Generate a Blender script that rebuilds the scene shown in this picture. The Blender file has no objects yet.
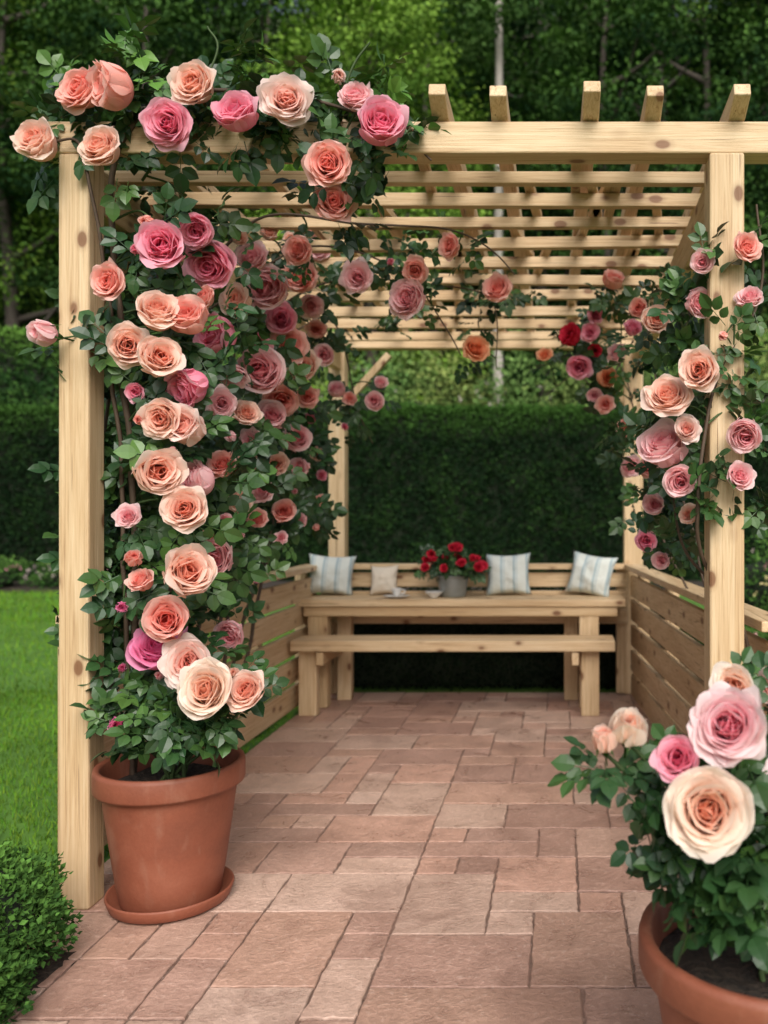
import bpy, math, random
import numpy as np
from mathutils import Vector, Matrix, noise
import bmesh
random.seed(7); rng=np.random.default_rng(7)
SC=bpy.context.scene; COL=SC.collection
CAMZ=1.35; FPX=850.0; VX=560.0; VY=512.0
def at(px,py,d):
    return np.array([(px-VX)*d/FPX, d, CAMZ-(py-VY)*d/FPX])
# ---------------------------------------------------------------- helpers
def link(o,parent=None,local=False):
    COL.objects.link(o)
    if parent is not None:
        o.parent=parent
        if not local: o.matrix_parent_inverse=Matrix.Translation(-parent.location)
    return o
def thing(name,loc,label,cat,group=None):
    e=bpy.data.objects.new(name,None); e.location=loc; e.empty_display_size=.1
    COL.objects.link(e); e["label"]=label; e["category"]=cat
    if group: e["group"]=group
    return e
def np_mesh(name,V,F,cols=None,mat=None,smooth=False):
    V=np.asarray(V,dtype=np.float32); F=np.asarray(F,dtype=np.int32); k=F.shape[1]
    me=bpy.data.meshes.new(name)
    me.vertices.add(len(V)); me.vertices.foreach_set('co',V.ravel())
    me.loops.add(F.size); me.loops.foreach_set('vertex_index',F.ravel())
    me.polygons.add(len(F)); me.polygons.foreach_set('loop_start',np.arange(0,F.size,k,dtype=np.int32))
    me.polygons.foreach_set('use_smooth',np.full(len(F),smooth))
    me.update(calc_edges=True)
    if cols is not None:
        c=np.ones((len(V),4),dtype=np.float32); c[:,:3]=cols
        a=me.color_attributes.new('Col','FLOAT_COLOR','POINT'); a.data.foreach_set('color',c.ravel())
    if mat: me.materials.append(mat)
    return me
def py_mesh(name,V,F,mat=None,smooth=False,cols=None):
    me=bpy.data.meshes.new(name); me.from_pydata([tuple(v) for v in V],[],F); me.update()
    if smooth:
        for p in me.polygons: p.use_smooth=True
    if cols is not None:
        c=np.ones((len(V),4),dtype=np.float32); c[:,:3]=cols
        a=me.color_attributes.new('Col','FLOAT_COLOR','POINT'); a.data.foreach_set('color',c.ravel())
    if mat: me.materials.append(mat)
    return me
def obj(name,me,parent=None,local=False):
    o=bpy.data.objects.new(name,me); return link(o,parent,local)
def frames(d,n):
    y=d/np.linalg.norm(d,axis=1,keepdims=True)
    z=n-(n*y).sum(1,keepdims=True)*y; z/=np.maximum(np.linalg.norm(z,axis=1,keepdims=True),1e-6)
    x=np.cross(y,z); return np.stack([x,y,z],axis=2)
def scatter(T,TF,pos,M,s,col,jit=0.0):
    n=len(pos); k=len(T)
    V=np.einsum('nij,kj->nki',M,T)*np.asarray(s).reshape(-1,1,1)+pos[:,None,:]
    F=(TF[None,:,:]+(np.arange(n)*k)[:,None,None]).reshape(-1,TF.shape[1])
    C=np.repeat(col[:,None,:],k,axis=1)
    return V.reshape(-1,3),F,C.reshape(-1,3)
class Acc:
    def __init__(s): s.V=[];s.F=[];s.C=[];s.n=0
    def add(s,V,F,C):
        s.V.append(V); s.F.append(F+s.n); s.C.append(C); s.n+=len(V)
    def mesh(s,name,mat,smooth=False):
        return np_mesh(name,np.concatenate(s.V),np.concatenate(s.F),np.concatenate(s.C),mat,smooth)
def tube(pts,rad,sides=6):
    P=np.array(pts,dtype=float); n=len(P)
    T=np.gradient(P,axis=0); T/=np.maximum(np.linalg.norm(T,axis=1,keepdims=True),1e-9)
    V=[];
    ref=np.array([.31,.52,.79])
    for i in range(n):
        a=np.cross(T[i],ref); a/=np.linalg.norm(a); b=np.cross(T[i],a)
        for k in range(sides):
            t=2*math.pi*k/sides; V.append(P[i]+rad[i]*(math.cos(t)*a+math.sin(t)*b))
    F=[]
    for i in range(n-1):
        for k in range(sides):
            k2=(k+1)%sides; A=i*sides+k;B=i*sides+k2;C=B+sides;D=A+sides
            F.append((A,B,C)); F.append((A,C,D))
    return np.array(V),np.array(F)
def bez(p,n=14):
    p=[np.array(q,dtype=float) for q in p]
    q=[2*p[0]-p[1]]+p+[2*p[-1]-p[-2]]; out=[]
    for i in range(1,len(q)-2):
        for j in range(n):
            t=j/n; a,b,c,d=q[i-1:i+3]
            out.append(.5*((2*b)+(-a+c)*t+(2*a-5*b+4*c-d)*t*t+(-a+3*b-3*c+d)*t**3))
    out.append(p[-1]); return np.array(out)
def lathe(profile,seg=48):
    V=[];F=[]
    for r,z in profile:
        for k in range(seg):
            a=2*math.pi*k/seg; V.append((r*math.cos(a),r*math.sin(a),z))
    for i in range(len(profile)-1):
        for k in range(seg):
            k2=(k+1)%seg; F.append((i*seg+k,i*seg+k2,(i+1)*seg+k2,(i+1)*seg+k))
    return V,F
# ---------------------------------------------------------------- materials
def mat(name):
    m=bpy.data.materials.new(name); m.use_nodes=True; nt=m.node_tree
    return m,nt,nt.nodes,nt.links,nt.nodes['Principled BSDF']
def ramp(N,stops):
    r=N.new('ShaderNodeValToRGB'); e=r.color_ramp.elements
    while len(e)<len(stops): e.new(.5)
    for i,(p,c) in enumerate(stops):
        e[i].position=p; e[i].color=(*c,1) if len(c)==3 else c
    return r
def mixc(N,L,f,a,b,mode='MIX'):
    m=N.new('ShaderNodeMix'); m.data_type='RGBA'; m.blend_type=mode
    for s,v in ((m.inputs[0],f),(m.inputs[6],a),(m.inputs[7],b)):
        if isinstance(v,bpy.types.NodeSocket): L.new(v,s)
        elif isinstance(v,tuple): s.default_value=(*v,1)
        else: s.default_value=v
    return m.outputs[2]
def texmap(N,L,scale,src='Object',off=None):
    tc=N.new('ShaderNodeTexCoord'); mp=N.new('ShaderNodeMapping'); mp.inputs['Scale'].default_value=scale
    if off is not None:
        ad=N.new('ShaderNodeVectorMath'); ad.operation='ADD'; L.new(tc.outputs[src],ad.inputs[0]); L.new(off,ad.inputs[1]); L.new(ad.outputs[0],mp.inputs['Vector'])
    else: L.new(tc.outputs[src],mp.inputs['Vector'])
    return mp.outputs[0]
def noise_n(N,L,vec,scale,detail=4,dist=0,rough=.5):
    n=N.new('ShaderNodeTexNoise'); n.inputs['Scale'].default_value=scale; n.inputs['Detail'].default_value=detail
    n.inputs['Distortion'].default_value=dist; n.inputs['Roughness'].default_value=rough
    if vec is not None: L.new(vec,n.inputs['Vector'])
    return n.outputs['Fac']
def bump(N,L,h,strength,dist,B):
    b=N.new('ShaderNodeBump'); b.inputs['Strength'].default_value=strength; b.inputs['Distance'].default_value=dist
    L.new(h,b.inputs['Height']); L.new(b.outputs[0],B.inputs['Normal'])
def wood_mat(axis):
    m,nt,N,L,B=mat('pine_wood_'+'xyz'[axis])
    at_=N.new('ShaderNodeAttribute'); at_.attribute_name='tone'
    mul=N.new('ShaderNodeVectorMath'); mul.operation='SCALE'; mul.inputs[0].default_value=(7.3,13.1,5.7)
    L.new(at_.outputs['Fac'],mul.inputs['Scale']); off=mul.outputs[0]
    def sc(al,ac):
        s=[ac]*3; s[axis]=al; return s
    g=noise_n(N,L,texmap(N,L,sc(1.6,62),off=off),1,7,1.6,.66)
    g2=noise_n(N,L,texmap(N,L,sc(5,230),off=off),1,3,.3)
    big=noise_n(N,L,texmap(N,L,sc(1.4,9),off=off),1,4,.5)
    r=ramp(N,[(.34,(.40,.24,.11)),(.44,(.64,.455,.26)),(.55,(.73,.55,.34)),(.70,(.82,.67,.46))]); L.new(g,r.inputs[0])
    c=mixc(N,L,.34,r.outputs[0],mixc(N,L,g2,(.40,.25,.12),(.90,.74,.50)))
    rb=ramp(N,[(.33,(.84,.78,.71)),(.65,(1,1,1))]); L.new(big,rb.inputs[0])
    c=mixc(N,L,1.0,c,rb.outputs[0],'MULTIPLY')
    v=N.new('ShaderNodeTexVoronoi'); v.inputs['Scale'].default_value=1; L.new(texmap(N,L,sc(5.2,9.0),off=off),v.inputs['Vector'])
    kr=ramp(N,[(.0,(.95,.95,.95)),(.12,(.9,.9,.9)),(.145,(.55,.55,.55)),(.17,(.25,.25,.25)),(.27,(0,0,0))]); L.new(v.outputs['Distance'],kr.inputs[0])
    c=mixc(N,L,kr.outputs[0],c,(.19,.08,.032))
    cr=noise_n(N,L,texmap(N,L,sc(1.3,80),off=off),1,2,.4)
    cm=ramp(N,[(.695,(0,0,0)),(.715,(.85,.85,.85))]); L.new(cr,cm.inputs[0])
    c=mixc(N,L,cm.outputs[0],c,(.22,.12,.055))
    tr=ramp(N,[(0,(.77,.71,.62)),(1,(1.0,1.0,1.0))]); L.new(at_.outputs['Fac'],tr.inputs[0])
    c=mixc(N,L,1.0,c,tr.outputs[0],'MULTIPLY')
    L.new(c,B.inputs['Base Color']); B.inputs['Roughness'].default_value=.58
    bump(N,L,g,.7,.004,B); return m
WOOD=[wood_mat(i) for i in range(3)]
def attr_mat(name,rough=.45,trans=.25,tcol=(1,1,1),spec=.4,noisy=0.0):
    m,nt,N,L,B=mat(name)
    a=N.new('ShaderNodeAttribute'); a.attribute_name='Col'; c=a.outputs['Color']
    if noisy:
        f=noise_n(N,L,texmap(N,L,(1,1,1)),noisy,3)
        c=mixc(N,L,1.0,c,mixc(N,L,f,(.6,.6,.6),(1.3,1.3,1.3)),'MULTIPLY')
    L.new(c,B.inputs['Base Color']); B.inputs['Roughness'].default_value=rough; B.inputs['Specular IOR Level'].default_value=spec
    if trans>0:
        t=N.new('ShaderNodeBsdfTranslucent'); L.new(mixc(N,L,1.0,c,tcol,'MULTIPLY'),t.inputs['Color'])
        mx=N.new('ShaderNodeMixShader'); mx.inputs[0].default_value=trans
        L.new(B.outputs[0],mx.inputs[1]); L.new(t.outputs[0],mx.inputs[2]); L.new(mx.outputs[0],N['Material Output'].inputs[0])
    return m
LEAF=attr_mat('rose_leaf',.42,0,spec=.45)
FAR=attr_mat('tree_leaf',.8,0,spec=.1)
PETAL=attr_mat('rose_petal',.6,.48,(1,.97,.95),.12)
GRASS=attr_mat('grass_blade',.8,0,spec=.1)
CANE=attr_mat('rose_cane',.7,0,noisy=30)
BARK=attr_mat('bark',.85,0,noisy=6)
def simple(name,c1,c2,scale,rough=.7,bs=.3,bd=.01,stretch=(1,1,1)):
    m,nt,N,L,B=mat(name); f=noise_n(N,L,texmap(N,L,stretch),scale,6,.3)
    r=ramp(N,[(.3,c1),(.7,c2)]); L.new(f,r.inputs[0]); L.new(r.outputs[0],B.inputs['Base Color'])
    B.inputs['Roughness'].default_value=rough; bump(N,L,f,bs,bd,B); return m
SOIL=simple('soil',(.014,.010,.007),(.055,.038,.026),40,.95,1,.03)
GROUNDM=simple('ground_earth',(.03,.05,.015),(.05,.08,.025),3,.95,.5,.05)
LAWNM=simple('lawn_turf',(.05,.13,.012),(.09,.20,.02),7,.9,.6,.03)
def terracotta():
    m,nt,N,L,B=mat('terracotta'); v=texmap(N,L,(1,1,1))
    f=noise_n(N,L,v,5,6,.4); f2=noise_n(N,L,v,90,3); f3=noise_n(N,L,texmap(N,L,(1,1,.35)),14,6,.5)
    r=ramp(N,[(.3,(.16,.043,.022)),(.55,(.235,.064,.032)),(.78,(.30,.10,.056))]); L.new(f,r.inputs[0])
    c=mixc(N,L,.25,r.outputs[0],mixc(N,L,f2,(.13,.040,.020),(.35,.13,.07)))
    w=ramp(N,[(.58,(0,0,0)),(.76,(.32,.32,.32))]); L.new(f3,w.inputs[0]); c=mixc(N,L,w.outputs[0],c,(.38,.22,.15))
    L.new(c,B.inputs['Base Color']); B.inputs['Roughness'].default_value=.6; bump(N,L,f2,.2,.004,B); return m
TERRA=terracotta()
def paving():
    m,nt,N,L,B=mat('sandstone_paving'); v=texmap(N,L,(1,1,1))
    a=N.new('ShaderNodeAttribute'); a.attribute_name='Col'
    f=noise_n(N,L,v,6,9,.8,.66); f2=noise_n(N,L,v,50,6,.2,.7); f3=noise_n(N,L,v,2.4,6,.5,.6)
    c=mixc(N,L,1.0,a.outputs['Color'],mixc(N,L,f,(.50,.46,.44),(1.46,1.48,1.50)),'MULTIPLY')
    c=mixc(N,L,1.0,c,mixc(N,L,f2,(.64,.62,.62),(1.33,1.33,1.33)),'MULTIPLY')
    sp=ramp(N,[(.56,(0,0,0)),(.66,(1,1,1))]); L.new(f2,sp.inputs[0])
    c=mixc(N,L,mixc(N,L,.34,(0,0,0),sp.outputs[0]),c,(.68,.53,.45))
    st=ramp(N,[(.37,(1,1,1)),(.48,(0,0,0))]); L.new(f3,st.inputs[0])
    c=mixc(N,L,mixc(N,L,.48,(0,0,0),st.outputs[0]),c,(.28,.16,.12))
    L.new(c,B.inputs['Base Color'])
    rr=ramp(N,[(.3,(.20,.20,.20)),(.7,(.50,.50,.50))]); L.new(f,rr.inputs[0]); L.new(rr.outputs[0],B.inputs['Roughness'])
    ad=N.new('ShaderNodeMath'); ad.operation='ADD'; L.new(f,ad.inputs[0]); L.new(f2,ad.inputs[1])
    bump(N,L,ad.outputs[0],.7,.012,B); return m
PAVE=paving()
# ---------------------------------------------------------------- wooden boards
def boards(name,boxes,axis,parent,bev=.004,local=False,tones=(.15,1)):
    bm=bmesh.new(); tl=bm.verts.layers.float.new('tone')
    for b in boxes:
        c,s=b[0],b[1]; R=b[2] if len(b)>2 else Matrix.Identity(4)
        M=Matrix.Translation(c)@R@Matrix.Diagonal((*s,1))
        g=bmesh.ops.create_cube(bm,size=1,matrix=M)
        ed=list({e for v in g['verts'] for e in v.link_edges})
        bmesh.ops.bevel(bm,geom=ed,offset=min(bev,min(s)*.3),segments=2,profile=.5,affect='EDGES')
        t=random.uniform(*tones)
        for v in bm.verts:
            if v[tl]==0: v[tl]=t
    me=bpy.data.meshes.new(name); bm.to_mesh(me); bm.free(); me.materials.append(WOOD[axis])
    return obj(name,me,parent,local)
def rafter(parent,x,w,y0,y1,zb,zt,tail,rot):
    bm=bmesh.new(); tl=bm.verts.layers.float.new('tone'); t=random.uniform(.4,1)
    pr=[(y1,zb),(y0+tail,zb),(y0,zb+(zt-zb)*.5),(y0+.012,zt),(y1,zt)]
    a=[bm.verts.new((x-w/2+(p[0]-y0)*rot,p[0],p[1])) for p in pr]; b=[bm.verts.new((x+w/2+(p[0]-y0)*rot,p[0],p[1])) for p in pr]
    bm.faces.new(a); bm.faces.new(b[::-1])
    for i in range(5): bm.faces.new((a[i],b[i],b[(i+1)%5],a[(i+1)%5]))
    bmesh.ops.recalc_face_normals(bm,faces=bm.faces)
    bmesh.ops.bevel(bm,geom=list(bm.edges),offset=.004,segments=2,profile=.5,affect='EDGES')
    for v in bm.verts: v[tl]=t
    me=bpy.data.meshes.new('rafter'); bm.to_mesh(me); bm.free(); me.materials.append(WOOD[1]); obj('rafter',me,parent)
PX0,PX1=-1.648,.565; PY0,PY1=2.93,6.36
perg=thing('pergola',((PX0+PX1)/2,(PY0+PY1)/2,0),'natural pine pergola with slatted open roof standing on stone paving','pergola')
for x,y,w in ((PX0,PY0,.104),(PX1,PY0,.118),(PX0-.01,PY1,.12),(PX1-.02,PY1,.14)):
    boards('post',[((x,y,1.283),(w,w,2.566))],2,perg,.008,tones=(.7,1))
boards('beam',[((-.36,PY0,2.621),(2.84,.10,.108))],0,perg,.006,tones=(.8,1))
boards('beam',[((-.57,PY1,2.621),(2.65,.10,.108))],0,perg,.006,tones=(.6,.9))
for x in (PX0,PX1): 
    boards('beam',[((x,(PY0+PY1)/2,2.480),(.06,PY1-PY0-.16,.16))],1,perg,.005,tones=(.3,.7))
SY=(3.16,3.40,3.66,3.94,4.24,4.56,4.90,5.26,5.64,6.02)
for i,y in enumerate(SY):
    boards('slat',[((-.55+random.uniform(-.05,.05),y+random.uniform(-.03,.03),2.592+random.uniform(-.006,.006)),(2.36,.04,random.uniform(.042,.060)),Matrix.Rotation(random.uniform(-.012,.012),4,'Y')@Matrix.Rotation(random.uniform(-.014,.014),4,'Z'))],0,perg,.003,tones=(.4,1))
for x in (-1.5,-1.15,-.78): rafter(perg,x,.040,3.02,6.5,2.680,2.752,.05,random.uniform(-.012,.012))
for x,l in ((-.405,0),(-.205,.01),(.105,-.02),(.315,.01),(.600,.0)): rafter(perg,x,.056,2.79+l,6.5,2.680,2.762,.10,random.uniform(-.012,.012))
for k in range(34):
    j=random.randrange(len(SY)-1); x=random.uniform(-1.4,.45)
    boards('spacer',[((x,(SY[j]+SY[j+1])/2,2.650),(.038,SY[j+1]-SY[j]+.16,.032),Matrix.Rotation(random.uniform(-.15,.15),4,'Z'))],1,perg,.003,tones=(.2,.9))
for x,y,sg in ((PX0,PY1,1),(PX1-.02,PY1,-1)):
    boards('brace',[((x+sg*.2,y-.02,2.33),(.05,.05,.52),Matrix.Rotation(sg*math.radians(42),4,'Y'))],2,perg,.004)
boards('brace',[((PX0,PY0+.26,2.27),(.05,.05,.5),Matrix.Rotation(math.radians(-42),4,'X'))],2,perg,.004)
boards('brace',[((PX1,PY0+.26,2.27),(.05,.05,.5),Matrix.Rotation(math.radians(-42),4,'X'))],2,perg,.004)
# fences
def fence(p0,p1,label,ax,posts,h=.94,cap=.12,z=.03,gap=.026,hh=.150,tn=(.45,1)):
    p0=Vector(p0);p1=Vector(p1);d=p1-p0;Ln=d.length;ang=math.atan2(d.y,d.x)
    e=thing('slatted_fence',((p0.x+p1.x)/2,(p0.y+p1.y)/2,0),label,'fence','low pine fences around the seating')
    R=Matrix.Rotation(ang,4,'Z') if ax==0 else Matrix.Rotation(ang-math.pi/2,4,'Z'); mid=(p0+p1)/2
    bx=[]; 
    while z+hh<h:
        s=(Ln,.034,hh) if ax==0 else (.034,Ln,hh)
        off=random.uniform(-.006,.006)
        bx.append(((mid.x+(off if ax else 0),mid.y+(0 if ax else off),z+hh/2),s,R@Matrix.Rotation(random.uniform(-.005,.005),4,'X' if ax==1 else 'Y'))); z+=hh+gap
    boards('panel',bx,ax,e,.007,tones=tn)
    s=(Ln+.04,cap,.038) if ax==0 else (cap,Ln+.04,.038)
    boards('cap_rail',[((mid.x,mid.y,h+.01),s,R)],ax,e,.005,tones=(.8,1))
    nrm=Vector((-d.y,d.x,0)).normalized()
    for t in posts:
        q=p0+d*t+nrm*.058
        boards('post',[((q.x,q.y,h/2),(.075,.075,h-.02),R)],2,e,.005)
fence((-1.80,3.15,0),(-1.80,6.2,0),'low horizontal slat fence of pine beside the climbing roses',1,(.03,.35,.66,.97))
fence((.76,2.98,0),(.53,6.19,0),'low horizontal slat fence of pine with flat cap rail',1,(.03,.35,.66,.97)) if False else fence((.53,6.19,0),(.76,2.98,0),'low horizontal slat fence of pine with flat cap rail',1,(.04,.35,.66,.97))
fence((-1.76,6.26,0),(.50,6.26,0),'pine backrest fence behind the long table',0,(.02,.98),z=.53,gap=.03,hh=.105)
fence((.84,2.97,0),(1.9,2.97,0),'short pine slat fence joining the pergola post',0,(.06,.5,.94))
# table
tab=thing('picnic_table',(-.68,5.95,0),'long plain pine table with attached low plank seat in front','table')
boards('tabletop',[((-.685,5.90,.725),(2.27,.145,.050)),((-.68,6.05,.727),(2.27,.145,.044)),((-.68,6.175,.726),(2.26,.10,.044))],0,tab,.006,tones=(.6,1))
boards('apron',[((-.685,5.86,.665),(2.16,.03,.065))],0,tab,.004)
boards('seat',[((-.70,5.60,.475),(2.12,.13,.072)),((-.70,5.738,.475),(2.12,.13,.072))],0,tab,.007,tones=(.5,1))
for x in (-1.67,.20):
    boards('leg',[((x,5.90,.350),(.135,.095,.700))],2,tab,.006)
    boards('leg',[((x+(.12 if x<0 else -.12),6.14,.351),(.10,.08,.702))],2,tab,.006)
    boards('leg',[((x,5.66,.219),(.12,.08,.438))],2,tab,.006)
    boards('crossbar',[((x+(.10 if x<0 else -.10),5.86,.39),(.045,.62,.085))],1,tab,.004)
# ---------------------------------------------------------------- paving
def make_paving():
    c=.152; x0=-1.76; y0=1.2; nx=24; ny=34
    occ=np.zeros((nx,ny),bool); V=[];F=[];C=[]
    pal=[(.58,.375,.285),(.52,.32,.235),(.60,.41,.315),(.49,.305,.235),(.63,.44,.345),(.55,.33,.245),(.45,.275,.21),(.58,.395,.305)]
    sizes=[(3,2),(2,2),(4,2),(3,1),(2,1),(2,1),(3,2),(2,2),(2,3),(1,2),(3,2),(3,1),(1,1),(1,1)]
    r=random.Random(47)
    for j in range(ny):
        for i in range(nx):
            if occ[i,j]: continue
            opts=r.sample(sizes,len(sizes))+[(1,1)]
            for a,b in opts:
                if i+a<=nx and j+b<=ny and not occ[i:i+a,j:j+b].any(): break
            occ[i:i+a,j:j+b]=True
            g=.0034
            X0=x0+i*c+g;X1=x0+(i+a)*c-g;Y0=y0+j*c+g;Y1=y0+(j+b)*c-g
            out=[]
            w1,w2=r.uniform(0,9),r.uniform(0,9)
            def side(p,q,n):
                for k in range(n):
                    t=k/n; x=p[0]+(q[0]-p[0])*t; y=p[1]+(q[1]-p[1])*t
                    out.append([x+r.gauss(0,.0013)+.0045*noise.noise(Vector((x*14,y*14,w1))),y+r.gauss(0,.0013)+.0045*noise.noise(Vector((x*14,y*14,w2)))])
            side((X0,Y0),(X1,Y0),7*a);side((X1,Y0),(X1,Y1),7*b);side((X1,Y1),(X0,Y1),7*a);side((X0,Y1),(X0,Y0),7*b)
            n=len(out); base=len(V); cx=(X0+X1)/2; cy=(Y0+Y1)/2
            h=r.gauss(0,.0007); tx=r.gauss(0,.002); ty=r.gauss(0,.002)
            for k,(ins,dz) in enumerate(((0,-.03),(0,-.0028),(.0035,0.0))):
                for (x,y) in out:
                    dx=x-cx;dy=y-cy; xx=x-math.copysign(min(ins,abs(dx)),dx); yy=y-math.copysign(min(ins,abs(dy)),dy)
                    V.append((xx,yy,dz+h+tx*dx+ty*dy))
            for k in range(2):
                for q in range(n):
                    q2=(q+1)%n; F.append((base+k*n+q,base+k*n+q2,base+(k+1)*n+q2,base+(k+1)*n+q))
            F.append(tuple(base+2*n+q for q in range(n)))
            pc=np.array(r.choice(pal))*r.uniform(.86,1.06); C+= [pc*.6]*n+[pc*.75]*n+[pc]*n
    b=len(V); X1=x0+nx*c;Y1=y0+ny*c
    V+=[(x0,y0,-.006),(X1,y0,-.006),(X1,Y1,-.006),(x0,Y1,-.006)]; F.append((b,b+1,b+2,b+3)); C+=[np.array((.20,.13,.10))]*4
    o=obj('paving',py_mesh('paving',V,F,PAVE,cols=np.array(C)))
    o['kind']='structure'; o['label']='pinkish sandstone slab patio in irregular ashlar pattern'; o['category']='paving'
make_paving()
def sheet(name,x0,x1,y0,y1,z,m,label):
    o=obj(name,py_mesh(name,[(x0,y0,z),(x1,y0,z),(x1,y1,z),(x0,y1,z)],[(0,1,2,3)],m))
    o['kind']='structure';o['label']=label;o['category']=name
sheet('ground',-300,300,-100,400,-.05,GROUNDM,'dark earthy ground reaching to the horizon')
sheet('lawn',-40,30,-6,15.6,-.022,LAWNM,'mown bright green lawn beside the patio')
def bed(name,x0,x1,y0,y1,h,label):
    V=[];F=[];nx,ny=30,30
    for j in range(ny+1):
        for i in range(nx+1):
            u=i/nx;v=j/ny; e=min(u,1-u,v,1-v); k=min(1,e*6)
            wob=.03*noise.noise(Vector((u*6,v*6,3)))
            V.append((x0+(x1-x0)*u+wob,y0+(y1-y0)*v+wob,-.03+(h+.03)*math.sin(k*math.pi/2)+.012*noise.noise(Vector((u*25,v*25,0)))))
    for j in range(ny):
        for i in range(nx):
            a=j*(nx+1)+i;F.append((a,a+1,a+nx+2,a+nx+1))
    o=obj(name,py_mesh(name,V,F,SOIL,True)); o['kind']='structure';o['label']=label;o['category']='soil'
bed('soil',-2.8,-1.40,1.3,2.70,.025,'dark planting soil around the clipped bush')
bed('soil',-18,16,14.4,16.6,.06,'dark border bed in front of the hedge')
# grass
bt=np.array([(-.5,0,0),(.5,0,0),(.32,.12,.55),(-.32,.12,.55),(0,.4,1.0)]); bt[:,0]*=.09
bF=np.array([(0,1,2),(0,2,3),(3,2,4)])
def grass():
    A=Acc()
    for (n,x0,x1,y0,y1,s) in ((30000,-4.2,-1.78,2.7,6.5,.034),(24000,-9,-1.85,6.0,11,.05),(18000,-13,-4,10.5,14.5,.07),(4000,.95,3.5,3.1,10,.05)):
        p=np.stack([rng.uniform(x0,x1,n),rng.uniform(y0,y1,n),np.full(n,-.022)],1)
        up=np.tile([0,0,1.0],(n,1))+rng.normal(size=(n,3))*.25
        z=up/np.linalg.norm(up,axis=1,keepdims=True); x=rng.normal(size=(n,3)); x-= (x*z).sum(1,keepdims=True)*z; x/=np.linalg.norm(x,axis=1,keepdims=True)
        M=np.stack([x,np.cross(z,x),z],2)
        patch=np.array([noise.noise(Vector((a*1.1,b*1.1,0))) for a,b in p[:,:2]])
        c=np.array([.090,.215,.018])[None]*(1+.45*patch[:,None])*rng.uniform(.6,1.35,(n,1)); c[:,0]*=rng.uniform(.8,1.5,n)
        A.add(*scatter(bt*np.array([1.6,1,1]),bF,p,M,s*rng.uniform(.6,1.2,n),c))
    o=obj('grass',A.mesh('grass',GRASS)); o['kind']='stuff';o['label']='short mown green grass blades of the lawn';o['category']='grass'
grass()
# ---------------------------------------------------------------- leaves
def leaflet(rows=((.12,.19),(.38,.38),(.68,.34),(.88,.16)),fold=.12,droop=.18):
    V=[(0,0,0)]
    for v,w in rows:
        z=-droop*v*v
        V+= [(-w,v,z+fold*w*2),(0,v,z),(w,v,z+fold*w*2)]
    V.append((0,1.03,-droop*1.1))
    F=[(0,2,1),(0,3,2)]
    for r in range(len(rows)-1):
        a=1+3*r
        for k in range(2): F+=[(a+k,a+k+1,a+k+4),(a+k,a+k+4,a+k+3)]
    a=1+3*(len(rows)-1); t=len(V)-1; F+=[(a,a+1,t),(a+1,a+2,t)]
    return np.array(V),np.array(F)
LV,LF=leaflet()
def compound():
    Vs=[];Fs=[];n=0
    for (px,py,ang,s) in ((0,.60,0,.54),(.02,.50,-62,.45),(-.02,.50,62,.45),(.02,.20,-68,.37),(-.02,.20,68,.37)):
        a=math.radians(ang); R=np.array([[math.cos(a),-math.sin(a),0],[math.sin(a),math.cos(a),0],[0,0,1]])
        T=LV@R.T*s+np.array([px,py,-.05*abs(ang)/60]); Vs.append(T);Fs.append(LF+n);n+=len(T)
    Vs.append(np.array([(-.012,-.05,0),(.012,-.05,0),(.008,.64,0),(-.008,.64,0)])); Fs.append(np.array([(0,1,2),(0,2,3)])+n)
    return np.concatenate(Vs),np.concatenate(Fs)
CV,CF=compound()
LB=(.015,.048,.015); LL=(.075,.155,.030)
def leafcols(n,base=LB,light=LL):
    t=rng.beta(.9,2.6,n)[:,None]; c=np.array(base)*(1-t)+np.array(light)*t
    return c*rng.uniform(.7,1.3,(n,1))
def add_leaves(A,P,out,size=(.09,.14),spread=.9,base=LB,light=LL):
    n=len(P); out=np.asarray(out,float)
    if out.ndim==1: out=np.tile(out,(n,1))
    d=out*.5+rng.normal(size=(n,3))*.8+np.array([0,0,-.15]); nn=out*.8+np.array([0,0,.55])+rng.normal(size=(n,3))*spread*.5
    A.add(*scatter(CV,CF,P,frames(d,nn),rng.uniform(size[0],size[1],n),leafcols(n,base,light)))
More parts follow.
